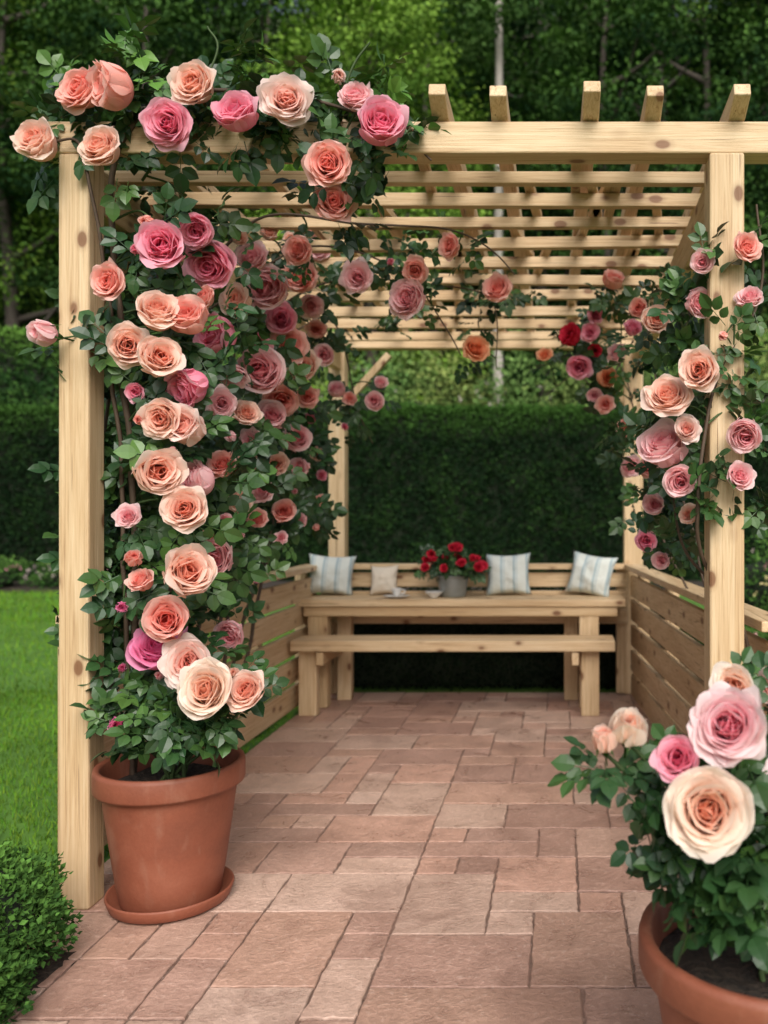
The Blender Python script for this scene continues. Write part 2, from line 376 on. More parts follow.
# ---------------------------------------------------------------- roses
def lerp(a,b,t): return a+(b-a)*t
def rose_mesh(name,pal,seed,openk=1.0,N=46,bud=False):
    r=random.Random(seed); deep,mid,light=[np.array(c) for c in pal]
    V=[];F=[];C=[]; nu,nv=10,9
    for i in range(N):
        t=i/(N-1); th=i*2.39996+r.uniform(-.25,.25)
        al=math.radians(lerp(-18,56,t**.95))*openk+r.uniform(-.11,.11)
        Lg=lerp(.42,.72,t**.8)*r.uniform(.90,1.08); W=lerp(.28,.68,t**.7)*r.uniform(.90,1.08)
        r0=lerp(.02,.10,t); z0=lerp(.06,-.08,t); Rc=lerp(.14,.50,t**.9)
        ph=r.uniform(0,6.28); ph2=r.uniform(0,6.28); amp=lerp(.016,.050,t); curl=math.radians(lerp(12,90,t))*(1.0 if not bud else .4)*r.uniform(.4,1.35)
        rr,zz=r0,z0; st=24; tab=[]
        for k in range(st+1):
            v=k/st
            phi=al+math.radians(62)*(1-v)**1.4-math.radians(lerp(22,48,t))*math.sin(v*math.pi)+curl*max(0,(v-.64)/.36)**1.7
            tab.append((rr,zz,phi)); rr+=Lg/st*math.sin(phi); zz+=Lg/st*math.cos(phi)
        b0=len(V)
        for a in range(nv):
            for c in range(nu):
                u=-1+2*c/(nu-1); v=a/(nv-1); ve=v*(1-.19*u*u-.02*math.exp(-(u/.25)**2)*t+.02*math.sin(u*5+ph2)*t)
                k=min(st,max(0,ve*st)); k0=int(k); k1=min(st,k0+1); f=k-k0
                R0=lerp(tab[k0][0],tab[k1][0],f);Z0=lerp(tab[k0][1],tab[k1][1],f);ph_=lerp(tab[k0][2],tab[k1][2],f)
                w=W*(max(v,.0)**.5*(1-.32*v**5)+.08); ang=max(-1.9,min(1.9,u*w/Rc)); tx=Rc*math.sin(ang)
                dn=Rc*(1-math.cos(ang))*.97 + amp*(math.sin(u*3.2+ph)*v*v+.55*math.sin(u*6.5+ph2)*v**4)
                dn-= .06*t*(abs(u)**3)*v*v
                rad=R0-math.cos(ph_)*dn; z=Z0+math.sin(ph_)*dn
                x=rad*math.cos(th)-tx*math.sin(th); y=rad*math.sin(th)+tx*math.cos(th)
                V.append((x,y,z))
                s=min(1,t*1.25)**.85; col=deep*(1-s)+mid*s
                e=(v**1.6)*lerp(.26,.85,t); col=col*(1-e)+light*e
                C.append(col)
        for a in range(nv-1):
            for c in range(nu-1):
                q=b0+a*nu+c; F+= [(q,q+1,q+nu+1),(q,q+nu+1,q+nu)]
    Vp=np.array(V); R95=np.percentile(np.hypot(Vp[:,0],Vp[:,1]),99.3)
    sc_=1/R95 if not bud else 1.0
    V=[tuple(p*sc_) for p in Vp]
    g=np.array((.05,.11,.025)); b0=len(V); prof=[(.16,.0),(.15,-.10),(.09,-.20),(.035,-.26),(.03,-.55)]
    for (rd,z) in prof:
        for k in range(8):
            a=k*math.pi/4; V.append((rd*math.cos(a),rd*math.sin(a),z)); C.append(g)
    for i in range(len(prof)-1):
        for k in range(8):
            k2=(k+1)%8; A=b0+i*8+k;B=b0+i*8+k2; F+=[(A,B,B+8),(A,B+8,A+8)]
    for k in range(5):
        a=k*2*math.pi/5; b=len(V)
        for (rd,z,w) in ((.14,-.05,.07),(.30,.02 if not bud else .2,.06)):
            for sg in (-1,1): V.append((rd*math.cos(a)-sg*w*math.sin(a),rd*math.sin(a)+sg*w*math.cos(a),z)); C.append(g)
        V.append((.5*math.cos(a),.5*math.sin(a),-.06)); C.append(g)
        F+=[(b,b+1,b+3),(b,b+3,b+2),(b+2,b+3,b+4)]
    V=np.array(V); 
    if bud: V[:,:2]*=1.10; V[:,2]*=1.4
    V[:,2]-= .2
    return np_mesh(name,V,np.array(F),np.array(C),PETAL,True)
PAL={'peach':((.96,.36,.22),(.98,.64,.51),(.99,.84,.75)),
 'coral':((.94,.22,.17),(.98,.47,.39),(.99,.70,.63)),
 'pink':((.86,.10,.26),(.96,.31,.46),(.98,.60,.69)),
 'hot':((.80,.05,.28),(.93,.18,.50),(.97,.50,.70)),
 'blush':((.97,.40,.30),(.98,.70,.62),(.99,.89,.84)),
 'cream':((.98,.48,.30),(.99,.79,.64),(.99,.92,.84)),
 'light':((.94,.32,.40),(.98,.58,.61),(.99,.80,.80)),
 'pinkcream':((.94,.26,.40),(.98,.58,.65),(.99,.90,.88)),
 'red':((.42,.004,.018),(.70,.015,.05),(.82,.06,.12)),
 'orange':((.93,.24,.08),(.98,.44,.22),(.99,.64,.42))}
RM={}
for i,(k,p) in enumerate(PAL.items()):
    RM[k]=[rose_mesh('rose_'+k,p,i*10+1),rose_mesh('rose_'+k,p,i*10+2,.82,44)]
    RM[k].append(rose_mesh('rose_'+k,p,i*10+3,.56,34))
    RM[k+'_bud']=[rose_mesh('rose_bud_'+k,p,i*10+5,.24,22,True)]
def place_rose(parent,pos,face,dia,kind,variant=None):
    L=RM[kind]; me=L[variant if variant is not None else random.choice([0,1,1,2,2] if len(L)>1 else [0])]
    o=bpy.data.objects.new('rose',me); f=Vector(face).normalized()
    q=f.to_track_quat('Z','Y').to_matrix().to_4x4()@Matrix.Rotation(random.uniform(0,6.28),4,'Z')
    s=dia/2*.98*random.uniform(.93,1.05)
    link(o,parent); o.matrix_basis=Matrix.Translation(Vector(pos))@q@Matrix.Diagonal((s,s*random.uniform(.86,1.05),s*random.uniform(.95,1.2),1))
    return o
def jface(f,j=.35):
    return np.array(f)+rng.normal(size=3)*j
class Plant:
    def __init__(s,name,loc,label,cat,group=None):
        s.e=thing(name,loc,label,cat,group); s.leaf=Acc(); s.cane=Acc(); s.pts=[]; s.n=0
    def canes(s,pts,r0,r1,green=False):
        P=bez(pts); P=P+np.array([[noise.noise(Vector(tuple(p*4)))*.03,noise.noise(Vector(tuple(p*4+9)))*.03,0] for p in P])*np.linspace(0,1,len(P))[:,None]**.3
        R=np.linspace(r0,r1,len(P)); V,F=tube(P,R,6); c=(.05,.085,.025) if green else (.085,.055,.035)
        s.cane.add(V,F,np.tile(c,(len(V),1))); s.pts.append(P); return P
    def rose(s,pos,face,dia,kind,leaves=9,variant=None,twig=True,lsize=(.09,.13),maxt=.9):
        pos=np.array(pos,float); f=np.array(face,float); f/=np.linalg.norm(f)
        place_rose(s.e,pos,f,dia,kind,variant); s.n+=1
        r=dia/2
        if twig and s.pts:
            A=np.concatenate(s.pts); b=pos-f*r*.6; k=np.argmin(np.linalg.norm(A-b,axis=1)); 
            if np.linalg.norm(A[k]-b)<maxt:
                m=(A[k]+b)/2-f*.03+np.array([0,0,.04]); P=bez([A[k],m,b],5); V,F=tube(P,np.linspace(.0045,.003,len(P)),5)
                s.cane.add(V,F,np.tile((.05,.09,.025),(len(V),1)))
        if leaves:
            n=leaves; d=rng.normal(size=(n,3)); d-=(d@f)[:,None]*f; d/=np.linalg.norm(d,axis=1,keepdims=True)
            P=pos-f*rng.uniform(.6,1.4,(n,1))*r+d*rng.uniform(.3,.8,(n,1))*r-f*.02
            dd=d+rng.normal(size=(n,3))*.3-f*.2; nn=f*.9+np.array([0,0,.35])+rng.normal(size=(n,3))*.35
            s.leaf.add(*scatter(CV,CF,P,frames(dd,nn),rng.uniform(lsize[0],lsize[1],n),leafcols(n)))
    def blob(s,c,r,n,out,size=(.08,.13),base=LB,light=LL):
        c=np.array(c); p=rng.normal(size=(n,3)); p/=np.linalg.norm(p,axis=1,keepdims=True); p*=rng.uniform(0,1,(n,1))**.5
        P=c+p*np.array(r); add_leaves(s.leaf,P,p*.6+np.array(out)*.6,size,.9,base,light)
    def finish(s):
        if s.leaf.n: obj('foliage',s.leaf.mesh('foliage',LEAF,False),s.e)
        if s.cane.n: obj('stem',s.cane.mesh('stem',CANE,True),s.e)
# ---- left climber
XL=-1.62
cl=Plant('climbing_rose',(-1.55,3.2,0),'climbing rose with peach and pink blooms covering the pergola side','climbing rose')
for k in range(9):
    y=3.1+k*.24; cl.canes([(XL+random.uniform(-.03,.05),3.12+k*.12,0),(XL,3.1+k*.17,.7),(XL+random.uniform(-.08,.08),y,1.5),(XL+random.uniform(-.05,.1),y+.15,2.35)],.012,.005)
cl.canes([(-1.52,3.02,0),(-1.5,3.0,1.2),(-1.52,2.90,2.4),(-1.35,2.86,2.72),(-.95,2.86,2.75),(-.6,2.86,2.66),(-.45,2.9,2.55)],.013,.004)
cl.canes([(-1.5,3.0,.3),(-1.54,2.96,1.6),(-1.58,2.86,2.5),(-1.74,2.84,2.6)],.009,.004)
cl.canes([(-1.5,3.3,2.1),(-1.2,3.35,2.5),(-.8,3.4,2.5),(-.4,3.5,2.5),(-.2,3.6,2.35)],.007,.003)
cl.canes([(-1.5,3.6,2.2),(-1.1,3.7,2.5),(-.7,3.75,2.4),(-.45,3.8,2.05)],.006,.003)
cl.canes([(-1.5,4.2,2.3),(-1.1,4.2,2.5),(-.7,4.3,2.5),(-.36,4.4,2.45),(-.35,4.45,2.1)],.006,.003)
cl.canes([(-1.5,4.6,2.3),(-1.25,4.7,2.4),(-1.15,4.9,1.9),(-1.1,4.95,1.75)],.006,.003)
cl.canes([(-1.45,2.95,2.5),(-1.25,2.88,2.72),(-1.15,2.86,2.9),(-1.18,2.86,2.98)],.005,.003,True)
cl.canes([(-.75,2.87,2.7),(-.68,2.86,2.85),(-.62,2.86,2.93)],.005,.003,True)
top=[(42,147,48,'peach',2.80),(86,93,50,'coral',2.78),(122,90,44,'coral',2.76),(105,151,44,'peach',2.76),(198,88,46,'peach',2.80),(171,125,48,'pink',2.76),(240,120,46,'pink',2.76),
(287,103,56,'blush',2.76),(338,77,32,'blush_bud',2.80),(357,101,38,'light',2.80),(380,131,50,'pink',2.74),(330,166,46,'coral',2.74),(335,206,42,'coral',2.95),(48,334,50,'light_bud',2.80)]
for i,(x,y,s,k,d) in enumerate(top):
    f=jface((.12*(x-190)/150,-1,.12),.2); cl.rose(at(x,y,d),f,s*1.02*d/FPX,k,6,variant=None if 'bud' in k else (1,0,2,0)[i%4])
side=[(149,222,28,'coral_bud'),(165,250,46,'pink'),(197,229,36,'pink'),(213,263,46,'pink'),(113,283,38,'coral'),(157,317,44,'peach'),(190,323,42,'coral'),(224,338,42,'pink'),
(127,347,42,'peach'),(158,361,40,'peach'),(195,384,42,'pink'),(165,418,42,'peach'),(191,431,38,'blush'),(222,403,30,'light'),(155,473,46,'peach'),(203,482,40,'light'),(186,511,44,'peach'),
(133,560,34,'coral_bud'),(218,557,36,'light'),(185,576,48,'peach'),(144,583,26,'coral'),(168,622,42,'coral'),(122,607,24,'hot_bud'),(232,632,32,'light'),
(270,290,48,'light'),(302,278,38,'coral'),(254,262,32,'light'),(282,320,34,'pink'),(240,304,32,'peach'),(288,347,38,'coral'),(262,374,44,'light'),(281,398,34,'coral'),(303,370,36,'peach'),
(272,418,30,'light'),(297,440,28,'light'),(307,398,22,'coral'),(245,415,30,'peach'),(224,467,30,'coral'),(263,490,26,'light'),(246,462,22,'peach'),(302,468,20,'light'),(283,513,24,'coral'),
(258,345,28,'pink'),(240,500,22,'peach'),(302,520,16,'light'),(276,465,24,'peach'),(281,538,15,'light'),(252,441,24,'light'),(325,355,20,'light'),(316,330,20,'coral'),(318,225,24,'coral'),
(322,250,24,'light'),(256,580,14,'hot_bud'),(206,300,24,'coral'),(140,420,22,'coral_bud'),(234,372,26,'light'),(136,250,22,'pink_bud'),(232,436,22,'light_bud'),(310,305,24,'light'),(240,535,20,'light_bud'),(210,535,20,'coral_bud'),(172,452,20,'light_bud'),(258,520,20,'coral')]
def side_d(x): return min(4.3,max(2.80,1.24*FPX/(VX-x)))
for x,y,s,k in side:
    d=side_d(x)*random.uniform(.985,1.0)
    cl.rose(at(x,y,d),jface((.20,-.96,.08),.30),s*1.07*d/FPX,k,4)
taken=[(a,b,c) for a,b,c,_ in side]; rr_=random.Random(5); tries=0; extra=0
while extra<12 and tries<3000:
    tries+=1; x=rr_.uniform(128,322); y=rr_.uniform(235,540 if x>200 else 600); s=lerp(26,15,(x-128)/194)*rr_.uniform(.7,1.05)
    if all(math.hypot(x-a,y-b)>(s+c)*.55 for a,b,c in taken):
        taken.append((x,y,s)); extra+=1; d=side_d(x)*1.01
        cl.rose(at(x,y,d),jface((.24,-.95,.1),.35),s*d/FPX,rr_.choice(['coral','light','peach','pink','coral_bud','light_bud']),4)
roof=[(358,278,30,'light',3.6),(412,300,38,'light',3.6),(415,270,28,'coral',3.55),(452,247,26,'coral',3.5),(499,292,30,'coral',4.1),(474,350,28,'orange',4.2),(338,392,18,'light',4.6),(345,427,18,'pink_bud',4.6),(380,384,14,'light',4.65),(375,402,20,'light',4.6),(300,252,30,'coral',3.4),(390,262,16,'pink_bud',3.6),(350,400,14,'coral',4.6)]
for x,y,s,k,d in roof: cl.rose(at(x,y,d),jface((0,-.98,.05),.28),s*1.05*d/FPX,k,4,maxt=.7,lsize=(.07,.11))
n=0;P=[]
while n<1600:
    y=3.02+2.2*random.random()**1.2; z0=lerp(.82,1.30,(y-2.98)/2.2); z=random.uniform(z0,2.5); x=XL-.04+random.gauss(0,.05)
    w=noise.noise(Vector((y*3.0,z*3.0,1.7)))+.20
    if random.random()>w*2.4+.10: continue
    P.append((x,y,z)); n+=1
add_leaves(cl.leaf,np.array(P),(.55,-.6,.1),(.075,.12))
for x,y,r,d,k in ((60,120,38,2.88,10),(100,120,45,2.88,16),(150,105,38,2.88,15),(200,118,38,2.88,15),(250,122,40,2.88,15),(300,132,38,2.88,14),(350,125,38,2.88,17),(395,145,28,2.88,12),(345,185,30,2.95,7),(320,180,30,3.1,6),
    (170,195,45,3.3,14),(240,200,45,3.5,7),(290,215,40,3.7,5),(230,250,50,3.9,12),(330,235,26,3.8,6),(380,215,26,3.8,5),(400,250,26,3.85,6),(440,230,22,3.75,5),(350,270,26,3.9,7),(412,285,24,3.95,7),(400,322,20,4.6,9),(470,255,22,4.4,4),(480,300,20,4.5,8),(500,285,22,4.5,9),(476,330,12,4.5,4),(540,290,16,4.6,3),(345,400,20,5.0,7),(345,335,14,4.8,5),(50,350,10,2.86,2),
    (125,640,26,3.05,12),(150,600,36,3.1,18),(180,640,36,3.1,20),(210,605,34,3.4,12),(232,575,28,3.7,7),(250,550,26,4.0,6),(150,540,34,3.0,10),(190,545,34,3.1,10),(135,460,30,3.0,9),(180,455,34,3.1,9)):
    s=d/FPX; cl.blob(at(x,y,d),(r*s,.05,r*s),int(k*1.05),(0,-.8,.1),(.085,.13))
for x,y,r,d,k in ((240,66,24,2.86,9),(130,50,20,2.88,7),(385,86,22,2.86,12),(270,72,16,2.86,5),(160,72,18,2.87,5),(415,120,14,2.86,5),(60,80,20,2.88,6)):
    s=d/FPX; cl.blob(at(x,y,d),(r*s,.05,r*s),k,(0,-.5,.5),(.09,.14),(.05,.13,.02),(.14,.28,.04))
cl.finish()
# ---- right climber
cr=Plant('climbing_rose',(.64,3.1,0),'climbing rose with peach and pink blooms twining up a post','climbing rose')
cr.canes([(.66,3.12,0),(.68,3.08,.8),(.46,2.86,1.3),(.5,2.86,1.7),(.68,2.9,2.1),(.66,2.9,2.4)],.009,.004)
cr.canes([(.66,3.10,.5),(.62,3.12,1.0),(.42,3.1,1.3),(.47,3.15,1.9),(.5,3.3,2.2)],.007,.004)
cr.canes([(.68,3.5,.9),(.60,3.6,1.1),(.46,3.9,1.8),(.42,4.3,2.3),(.2,4.6,2.45)],.006,.004)
cr.canes([(.64,4.2,.95),(.5,4.4,1.3),(.45,4.8,1.8),(.3,5,2.35)],.006,.004)
cr.canes([(.45,5.2,2.4),(.25,5.2,2.1),(.1,5.2,2.2),(-.05,5.2,2.1)],.006,.003)
rr=[(669,400,50,'peach',2.86),(701,372,40,'peach',2.78),(668,453,44,'light',2.95),(680,480,32,'light',2.88),(629,466,24,'light',4.4),(645,541,22,'pink',3.7),(655,322,28,'peach',3.3),(612,284,22,'coral',4.2),
(695,303,26,'light',2.95),(744,250,30,'coral',2.82),(745,432,32,'light',2.82),(738,478,26,'light',2.82),(606,405,18,'coral',4.6),(609,379,20,'orange',4.7),(580,366,24,'pink',4.8),(545,356,16,'orange',4.9),(574,338,22,'red',4.8),(590,333,18,'pink',4.7),(595,350,14,'red',4.8),(640,310,20,'coral',3.8),
(618,355,20,'light',4.5),(632,330,18,'pink',4.1),(596,316,16,'pink',4.7),(686,432,28,'blush',2.86),(655,505,22,'light',3.2),(647,468,20,'coral',3.4),(703,262,22,'light',2.86),(595,395,16,'light',4.7),(724,335,20,'coral_bud',2.80),(663,560,18,'light',3.3),(750,300,24,'light',2.84),(628,430,18,'coral',4.4),(690,515,20,'peach',2.95)]
for x,y,s,k,d in rr: cr.rose(at(x,y,d),jface((-.15,-.95,.15),.28),s*1.10*d/FPX,k,4,lsize=(.075,.115),maxt=.7)
for x,y,r,d,k in ((675,430,34,3.1,22),(700,400,26,3.0,10),(728,385,20,2.86,7),(745,440,22,2.92,12),(740,300,18,2.92,8),(690,300,26,3.05,12),(690,340,26,3.1,14),(655,360,30,3.6,16),(660,490,32,3.3,20),(685,470,26,3.1,12),(640,420,26,4.1,16),(620,440,24,4.7,16),(610,390,26,4.9,16),(590,345,26,5.0,16),(560,345,18,5.1,7),(625,310,26,4.4,14),(640,515,22,4.0,10),(668,530,24,3.4,11),(682,545,20,3.2,7),(745,500,20,2.92,9),(745,250,16,2.9,6),(712,255,14,2.88,5),(650,290,20,3.9,10),(600,290,16,4.6,5),(745,360,18,2.92,8),(705,500,18,2.86,7),(712,350,14,2.84,5),(722,470,14,2.84,5)):
    s=d/FPX; cr.blob(at(x,y,d),(r*s,.05,r*s),int(k*1.05),(0,-.8,.1),(.07,.115))
cr.finish()
# ---------------------------------------------------------------- pots
def pot_part(e,c,R,H,saucer):
    prof=[(.001,.02),(R*.65,.02),(R*.67,.028),(R*.735,H*.25),(R*.81,H*.52),(R*.885,H*.80),(R*.90,H*.835),(R*.985,H*.842),(R*1.0,H*.86),(R*1.0,H*.972),(R*.985,H),(R*.92,H*1.0),(R*.90,H*.985),(R*.88,H*.9),(R*.86,H*.84),(.001,H*.80)]
    V,F=lathe(prof[:-1],64); me=py_mesh('pot',[(c[0]+x,c[1]+y,c[2]+z) for x,y,z in V],F,TERRA,True); obj('pot',me,e)
    sv=[(.001,H*.86+.015)]
    for k in range(1,8): sv.append((R*.872*k/7,H*.86+.012*math.cos(k*1.3)))
    V,F=lathe(sv,40); V=[(c[0]+x,c[1]+y,c[2]+z+.012*noise.noise(Vector((x*30,y*30,0)))) for x,y,z in V]; obj('soil',py_mesh('soil',V,F,SOIL,True),e)
    if saucer:
        p=[(.001,.008),(R*.78,.008),(R*.80,.012),(R*.85,.045),(R*.84,.052),(R*.815,.05),(R*.77,.021),(.001,.021)]
        V,F=lathe(p,64); obj('saucer',py_mesh('saucer',[(c[0]+x,c[1]+y,c[2]+z) for x,y,z in V],F,TERRA,True),e)
PC=(-1.352,2.955,0)
pl=Plant('potted_rose',PC,'cream and pink rose bush in terracotta pot with saucer','potted rose','potted rose bushes on the patio')
pot_part(pl.e,PC,.243,.485,True)
lroses=[(192,664,52,'blush',2.80),(209,692,54,'cream',2.72),(249,692,38,'peach',2.76),(158,652,46,'hot',2.88),(117,725,34,'hot_bud',2.78),(122,668,18,'hot_bud',2.90),(168,624,42,'coral',2.95),(236,674,24,'peach_bud',2.84),(160,676,18,'light_bud',2.84)]
for x,y,s,k,d in lroses:
    q=at(x,y,d); pl.canes([(PC[0]+random.uniform(-.06,.06),PC[1]+random.uniform(-.06,.06),.41),((PC[0]+q[0])/2+random.uniform(-.04,.04),2.93,.58),(q[0]*.8+PC[0]*.2,q[1]+.05,q[2]-.1),tuple(q-np.array([0,-.03,.03]))],.007,.004,True)
for k in range(6):
    a=k*1.05; pl.canes([(PC[0],PC[1],.41),(PC[0]+.1*math.cos(a),PC[1]+.1*math.sin(a),.58),(PC[0]+.2*math.cos(a),PC[1]+.18*math.sin(a),.68)],.006,.003,True)
for x,y,s,k,d in lroses:
    f=jface((.1,-.9,.4),.16); pl.rose(at(x,y,d),f,s*1.10*d/FPX,k,3,variant=None if 'bud' in k else 1,twig=False)
for x,y,r,k,d in ((132,720,28,20,2.86),(168,728,38,36,2.78),(203,726,30,28,2.78),(158,705,40,32,2.92),(200,712,34,22,2.86),(122,700,24,12,2.92),(150,685,28,14,2.96),(220,716,18,8,2.80),(172,700,44,28,3.02)):
    s=d/FPX; pl.blob(at(x,y,d),(r*s,.09,r*s*.85),k,(0,-.5,.4),(.075,.115))
pl.finish()
PR=(.452,1.80,0)
pr=Plant('potted_rose',PR,'large cream and pink rose bush in terracotta pot','potted rose','potted rose bushes on the patio')
pot_part(pr.e,PR,.285,.462,True)
rroses=[(730,727,76,'pinkcream',1.66,0),(709,811,80,'cream',1.60,1),(679,760,42,'pink',1.66,2),(628,732,66,'cream_bud',1.70,0),(604,744,48,'peach_bud',1.70,0),(734,688,46,'cream',1.80,2),(775,690,40,'blush',1.9,1),(800,770,60,'pinkcream',1.7,1)]
for x,y,s,k,d,v in rroses:
    q=at(x,y,d); pr.canes([(PR[0]+random.uniform(-.06,.06),PR[1]+random.uniform(-.06,.06),.39),((PR[0]+q[0])/2+random.uniform(-.03,.03),1.8,.60),(q[0]*.85+PR[0]*.15,q[1]+.05,q[2]-.1),tuple(q-np.array([0,-.03,.03]))],.007,.004,True)
for x,y,s,k,d,v in rroses:
    up='bud' in k
    pr.rose(at(x,y,d),jface((.1,-.65,.9) if up else (-.25,-.9,.38),.08),s*(1.25 if up else 1.06)*d/FPX,k,3,variant=v,twig=False,lsize=(.065,.10))
for x,y,r,k,d in ((645,785,22,6,1.72),(672,828,34,18,1.72),(704,866,44,32,1.70),(745,876,50,38,1.67),(708,896,34,20,1.70),(760,830,50,26,1.72),(680,872,22,8,1.72),(745,770,44,20,1.82),(700,760,34,10,1.87),(628,782,16,3,1.75),(664,846,18,5,1.68),(780,905,50,24,1.70),(742,908,34,16,1.68),(800,860,50,26,1.75),(760,760,50,18,1.95),(685,800,36,13,1.85),(800,800,50,20,1.9),(604,774,10,2,1.72)):
    s=d/FPX; pr.blob(at(x,y,d),(r*s,.06,r*s*.9),k,(-.05,-.6,.35),(.065,.105))
pr.finish()
# ---------------------------------------------------------------- table things
def simple_mat(name,c,rough,metal=0):
    m,nt,N,L,B=mat(name); f=noise_n(N,L,texmap(N,L,(1,1,1)),30,4); cc=mixc(N,L,f,tuple(v*.75 for v in c),tuple(min(1,v*1.15) for v in c)); L.new(cc,B.inputs['Base Color'])
    B.inputs['Roughness'].default_value=rough; B.inputs['Metallic'].default_value=metal; return m
ZINC=simple_mat('zinc',(.30,.32,.31),.45,.5)
CER=simple_mat('ceramic',(.72,.70,.66),.25)
bx=at(453,597,6.02); bx=(bx[0],6.02,.749)
fb=Plant('flower_bucket',bx,'grey zinc bucket filled with red roses on the table','flower bucket')
V,F=lathe([(.001,.003),(.085,.003),(.09,.01),(.110,.135),(.110,.14),(.117,.145),(.117,.155),(.105,.157),(.10,.14),(.001,.13)],40)
obj('bucket',py_mesh('bucket',[(x+bx[0],y+bx[1],z+bx[2]) for x,y,z in V],F,ZINC,True),fb.e)
for k in range(26):
    a=random.uniform(0,6.28); rd=.235*math.sqrt(random.random()); p=np.array([bx[0]+rd*math.cos(a),bx[1]+rd*.6*math.sin(a)-.06,bx[2]+.21+.17*(1-(rd/.235)**2)*random.uniform(.4,1)])
    if k<10: fb.canes([(bx[0],bx[1],bx[2]+.13),(bx[0]*.5+p[0]*.5,bx[1],bx[2]+.18),tuple(p)],.004,.003,True)
    fb.rose(p,jface((math.cos(a)*.4,-.8,.5),.25),random.uniform(.05,.08),'red',4,twig=False,lsize=(.05,.085))
fb.blob((bx[0],bx[1]-.02,bx[2]+.21),(.24,.11,.075),60,(0,-.4,.4),(.05,.085))
fb.finish()
def cushion_mat(stripe):
    m,nt,N,L,B=mat('striped_linen' if stripe else 'plain_linen')
    if stripe:
        tc=N.new('ShaderNodeTexCoord'); sx=N.new('ShaderNodeSeparateXYZ'); L.new(tc.outputs['Object'],sx.inputs[0])
        mu=N.new('ShaderNodeMath'); mu.operation='MULTIPLY'; mu.inputs[1].default_value=11; L.new(sx.outputs[0],mu.inputs[0])
        fr=N.new('ShaderNodeMath'); fr.operation='FRACT'; L.new(mu.outputs[0],fr.inputs[0])
        r=ramp(N,[(0,(.62,.65,.60)),(.40,(.62,.65,.60)),(.42,(.36,.45,.47)),(.58,(.36,.45,.47)),(.60,(.62,.65,.60)),(.74,(.42,.50,.51)),(.78,(.62,.65,.60))]); r.color_ramp.interpolation='LINEAR'; L.new(fr.outputs[0],r.inputs[0]); c=r.outputs[0]
    else: c=mixc(N,L,.0,(.66,.58,.47),(.62,.52,.40))
    f=noise_n(N,L,texmap(N,L,(1,1,1)),14,4); L.new(c,B.inputs['Base Color']); B.inputs['Roughness'].default_value=.9; bump(N,L,f,.6,.03,B); return m
CS,CP=cushion_mat(True),cushion_mat(False)
def cushion(x,y,w,h,th,yaw,roll,m,label,lean=.28):
    n=18;V=[];F=[]
    for sgn in (-1,1):
        b=len(V)
        for j in range(n+1):
            for i in range(n+1):
                u=-1+2*i/n;v=-1+2*j/n
                X=u*w/2*(.88+.12*v*v);Z=v*h/2*(.88+.12*u*u); e=max(0,(1-abs(u)**2.6)*(1-abs(v)**2.6))
                T=sgn*(th/2*e**.5*(1+.3*noise.noise(Vector((u*2+x,v*2,sgn)))))
                V.append((X,T,Z+h/2))
        for j in range(n):
            for i in range(n):
                a=b+j*(n+1)+i; q=(a,a+1,a+n+2,a+n+1); F.append(q if sgn<0 else q[::-1])
    me=py_mesh('cushion',V,F,m,True); bm=bmesh.new(); bm.from_mesh(me); bmesh.ops.remove_doubles(bm,verts=bm.verts,dist=.0005); bm.to_mesh(me); bm.free()
    o=obj('cushion',me); o.location=(x,y,.752); o.rotation_euler=(-lean,roll,yaw); o['label']=label;o['category']='cushion';o['group']='cushions on the long table'
cushion(-1.66,6.10,.34,.30,.14,.1,.06,CS,'blue and white striped cushion leaning on the backrest')
cushion(-1.27,6.12,.21,.22,.09,-.1,-.05,CP,'small plain beige cushion leaning on the backrest')
cushion(-.37,6.10,.33,.31,.14,.0,-.03,CS,'blue and white striped cushion leaning on the backrest')
cushion(.19,6.08,.34,.31,.15,-.35,.14,CS,'tilted pale blue striped cushion near the table end')
V,F=lathe([(.001,.006),(.05,.004),(.06,.008),(.09,.016),(.092,.019),(.06,.013),(.001,.011)],36)
o=obj('plate',py_mesh('plate',V,F,CER,True)); o.location=(-1.14,5.93,.75); o['label']='small white ceramic plate on the table';o['category']='plate'
V,F=lathe([(.001,.004),(.026,.003),(.028,.008),(.062,.042),(.064,.045),(.06,.046),(.026,.012),(.001,.010)],36)
o=obj('bowl',py_mesh('bowl',V,F,CER,True)); o.location=(-.88,5.93,.75); o['label']='shallow white ceramic bowl on the table';o['category']='bowl'
cup=thing('teacup',(-1.14,5.93,.764),'small white teacup standing on a plate','cup')
V,F=lathe([(.001,.003),(.02,.001),(.022,.006),(.036,.05),(.037,.053),(.034,.052),(.02,.008),(.001,.007)],28)
obj('cup_body',py_mesh('cup_body',V,F,CER,True),cup,True)
hV,hF=tube(bez([(.034,0,.045),(.055,0,.042),(.055,0,.022),(.03,0,.016)],6),[.0045]*19,8); obj('handle',np_mesh('handle',hV,hF,None,CER,True),cup,True)
